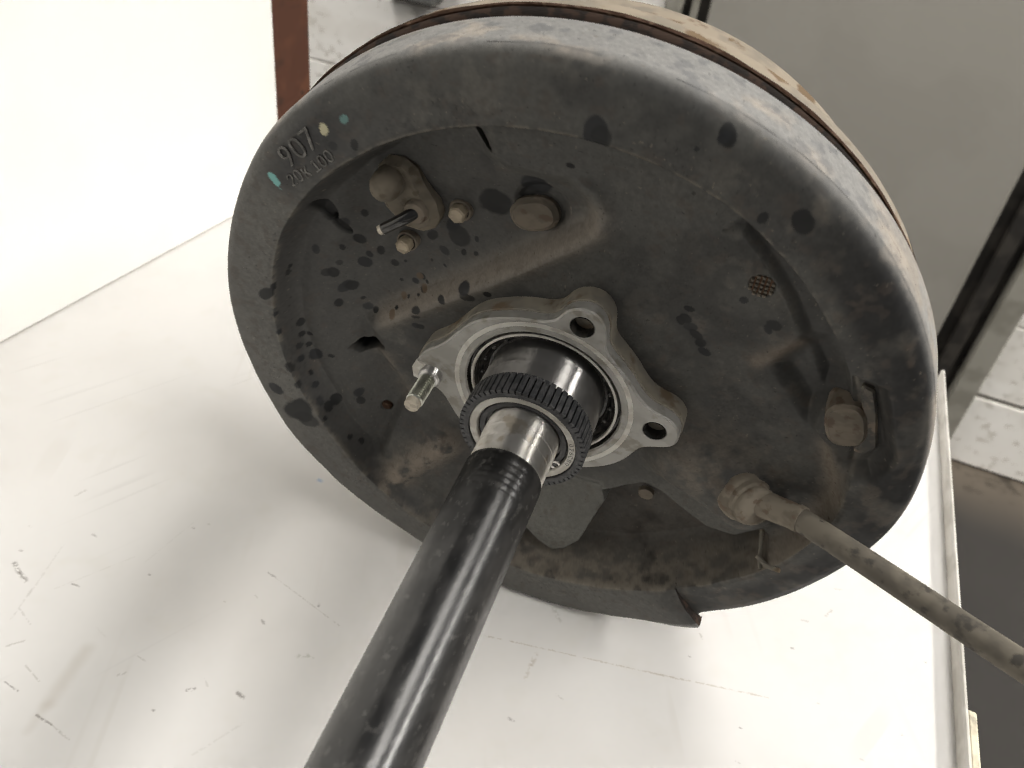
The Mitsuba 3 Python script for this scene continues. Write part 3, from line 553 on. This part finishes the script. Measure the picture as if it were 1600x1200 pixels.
# toothed ring: a band and 54 separate teeth
G_ = A + '__toothed_ring'
put(G_, lathe([(25.6, 19.4), (25.7, 20.8), (26.1, 21.1), (27.8, 21.1), (28.0, 20.9), (28.0, 8.9), (25, 8.9)], 160), 'ring_black', 30)
NTOOTH = 60
hw = math.pi / NTOOTH * .80
for k in range(NTOOTH):
    a = 2 * math.pi * k / NTOOTH
    v = []
    for w_, dr_ in ((9.0, 0), (20.7, 0), (20.95, -.2)):
        for s in (-1, 1):
            for rr in (27.9, 30.0 + dr_): v.append((rr * math.cos(a + s * hw * (1 if rr < 29 else .92)), rr * math.sin(a + s * hw * (1 if rr < 29 else .92)), w_))
    t = trimesh.convex.convex_hull(np.array(v)); put(G_ + '__tooth', t, 'ring_black', False)
put(A + '__retainer_face', lathe([(21.5, 17.6), (21.8, 19.6), (22.2, 20.0), (25.2, 20.0), (25.6, 19.5)], 128), 'race_light', 30)
for k, ch in enumerate('026C00'):
    a = math.radians(14 - 6.5 * k); t = meshkit.text_mesh(ch, 2.1, .12); v = np.array(t.vertices); v[:, 0] -= v[:, 0].max() / 2; v[:, 1] -= 1.05
    b = a - math.pi / 2; rr = np.array([[math.cos(b), -math.sin(b)], [math.sin(b), math.cos(b)]]); v[:, :2] = v[:, :2] @ rr.T + 23.6 * np.array([math.cos(a), math.sin(a)]); v[:, 2] += 19.96
    put(A + '__retainer_face__digit', (v, t.faces), 'ink_black', False)
gap = -47
put(A + '__snap_ring', merge(lathe([(18.2, 17.0), (18.4, 18.8), (20.6, 18.8), (20.9, 18.4), (20.9, 16.5)], 120, a0=gap + 9, a1=gap + 351)), 'ring_black', 30)
for s in (-1, 1):
    a = math.radians(gap + s * 12); cx, cy = 20.6 * math.cos(a), 20.6 * math.sin(a)
    put(A + '__snap_ring__ear', lathe([(1.5, 17.5), (1.6, 19.3), (2.8, 19.3), (3.0, 18.9), (3.0, 16.5)], 32, origin=(cx, cy, 0)), 'steel_polished', 30)
    put(A + '__snap_ring__eye', lathe([(1.6, 18.9), (.01, 18.8)], 24, origin=(cx, cy, 0)), 'grease_black', 30)
put(A + '__snap_ring__seat', lathe([(16.5, 16.9), (21.5, 16.9), (21.6, 18)], 96), 'grease_black', 30)
# shaft
SH = A + '__axle_shaft'
put(SH + '__journal', lathe([(16.5, 43.0), (16.95, 42.4), (16.95, 34.2), (16.85, 34.0), (16.85, 33.7), (17.0, 33.5), (17.0, 27.3), (17.2, 27.0), (17.2, 16)], 160), 'steel_polished', 30)
sp_ = [(0.01, 720), (15, 720), (16.2, 716), (17.4, 640)]
body = [(17.45, q) for q in np.linspace(620, 66, 60)]
grooves = []
for q in (62, 58.5, 55.5, 52.3, 48.6): grooves += [(17.5, q + 1.1), (17.47, q + .7), (17.40, q), (17.47, q - .7)]
put(SH, lathe(sp_ + body + grooves + [(17.5, 46.4), (17.45, 44.6), (17.1, 43.2), (16.6, 42.4)], 160), 'shaft_black', 40)
labels[SH] = {'label': 'long oily black shaft'}
labels[SH + '__journal'] = {'label': 'bare shiny steel band of the shaft'}

# wheel cylinder: casting, dome cap, bleeder tube, bolts
W_ = A + '__wheel_cylinder'
cast = sg.Polygon([(-87.5,86),(-85.5,95),(-80,101),(-73,101.5),(-67.5,98),(-64.3,91),(-59,83),(-57.5,76),(-59.5,70.5),(-65.4,67),(-74.8,67.5),(-83,75)]).buffer(2.5).buffer(-2.5)
put(W_, rounded(list(cast.exterior.coords)[:-1], 12, -30, 3.2), 'dome_dusty', 45)
put(W_ + '__dome_cap', lathe([(.01, -7.4), (2.6, -7.8), (5.0, -9.2), (6.4, -11.8), (6.9, -15), (7.0, -28)], 48, origin=(-79, 90.5, 0)), 'dome_dusty', 40)
put(W_ + '__bleeder_seat', lathe([(.01, -14.6), (3.2, -14.6), (4.8, -14.9), (5.5, -16.0), (5.7, -20)], 40, origin=(-66.8, 79.3, 0)), 'bolt_dusty', 35)
bp = np.array([(-66.8, 79.5, -16.5), (-69.8, 77.6, -13.6), (-75, 74.2, -11.2), (-80.2, 70.9, -9.3)])
put(W_ + '__bleeder', tube(spline(bp, 16), np.r_[np.linspace(2.9, 2.5, 12), [2.5, 2.45, 2.35, 2.2]], 24), 'rubber_oily', 40)
tipd = bp[-1] - bp[-2]
put(W_ + '__bleeder__tip', lathe([(.01, 1.2), (1.4, 1.2), (2.2, .6), (2.35, -1.0)], 24, axis=tipd, origin=bp[-1]), 'steel_polished', 40)
def hex_bolt(key, x, y, z, rf, rh, hh, mat, head):
    put(key, lathe([(rh, z + 1.9), (rf * .93, z + 1.7), (rf, z + 1.0), (rf, z - 1)], 40, origin=(x, y, 0)), mat, 35)
    h = np.array([(rh * math.cos(a), rh * math.sin(a)) for a in np.radians(np.arange(0, 360, 60) + 17)]) + [x, y]
    put(key + '__head', rounded(h, hh, z + 1.2, .7), head, 30)
hex_bolt(W_ + '__bolt', -50.2, 78.6, -28.0, 5.4, 4.1, 5.2, 'bolt_dusty', 'bolt_tan')
put(W_ + '__bolt_001', lathe([(4.2, -24.5), (5.0, -25.0), (5.1, -29)], 40, origin=(-75.6, 56.0, 0)), 'bolt_dusty', 35)
hx = np.array([(3.7 * math.cos(a), 3.7 * math.sin(a)) for a in np.radians(np.arange(0, 360, 60) + 40)]) + [-75.6, 56.0]
put(W_ + '__bolt_001__head', rounded(hx, 6.0, -25.3, .7), 'bolt_tan', 30)
# big dusty pin heads
def pin(key, pts, z, h, bev, mat): put(key, rounded(pts, h, z, bev), mat, 40)
def oval(cx, cy, a, b, ang, p=2.4, n=40):
    t = np.linspace(0, 2 * np.pi, n, endpoint=False); x = a * np.sign(np.cos(t)) * np.abs(np.cos(t)) ** (2 / p); y = b * np.sign(np.sin(t)) * np.abs(np.sin(t)) ** (2 / p)
    g = math.radians(ang); return np.c_[cx + x * math.cos(g) - y * math.sin(g), cy + x * math.sin(g) + y * math.cos(g)]
pin(A + '__shoe_pin', oval(-17.5, 84.5, 11.0, 8.2, 20), -36.5, 9.5, 2.0, 'bolt_dusty')
labels[A + '__shoe_pin'] = {'label': 'oval dusty pin head near the top of the plate'}
pin(A + '__anchor_pin', oval(129.0, 36.0, 11.8, 8.2, -69, 2.7), -20, 13.2, 1.4, 'bolt_dusty')
labels[A + '__anchor_pin'] = {'label': 'large square dusty pin head at the right rim'}
tabp = sg.Polygon([(127,59),(132.5,57.5),(137.5,47),(144.3,28.5),(141.5,22.5),(136.5,22.5),(137,33),(131,48)]).buffer(-1).buffer(1.0)
put(A + '__anchor_tab', rounded(list(tabp.exterior.coords)[:-1], 3.0, -11.2, .8), 'plate_tab', 30)
# parking brake cable with boot and ferrule
K_ = A + '__brake_cable'
q0, q1 = np.array([104.5, -29., -11.5]), np.array([128., -18.5, .5])
ax = (q1 - q0) / np.linalg.norm(q1 - q0) + np.array([-.25, -.02, .35])
put(K_ + '__boot', lathe([(.01, 10.9), (7.6, 10.8), (9.4, 10.2), (10.2, 8.8), (10.3, 7.2), (9.9, 6.6), (10.3, 6.1), (11.2, 5.6), (11.5, 4.2), (11.3, 2.8), (11.9, 2.2), (12.8, .8), (13.0, -2.0), (12.6, -6)], 72, axis=ax, origin=q0, wob=.6), 'boot_dusty', 40)
put(K_ + '__ferrule', tube([q0 + (q1 - q0) * t for t in (.12, .5, .75, .98)], [6.9, 6.4, 6.2, 6.0], 32), 'boot_dusty', 40)
far_ = np.array([205.2, 3.9, 54.6]); d_ = far_ - q1
cp = spline([q1 - (q1 - q0) * .04, q1 + d_ * .25 + [0, -.6, -.6], q1 + d_ * .6 + [0, -.4, -.4], far_, q1 + d_ * 1.8 + [6, 0, -3], q1 + d_ * 3.2 + [30, -14, -24]], 60)
put(K_, tube(cp, 5.6, 32), 'cable_dusty', 40)
put(K_ + '__ferrule__crimp', tube([q1 - (q1 - q0) * .06, q1 + d_ * .012], [6.35, 6.25], 32), 'boot_dusty', 30)
labels[K_] = {'label': 'dusty tan cable running off to the right'}
put(A + '__cable_clip', tube([(118, -53, -18), (119.5, -57, -13), (121.5, -64, -5.5), (123, -67, -2)], 1.1, 10), 'cast_dusty', 40)
put(A + '__cable_clip', tube([(120, -63, -6), (125, -63, -2), (131, -60, .6)], 1.3, 10), 'cast_dusty', 40)
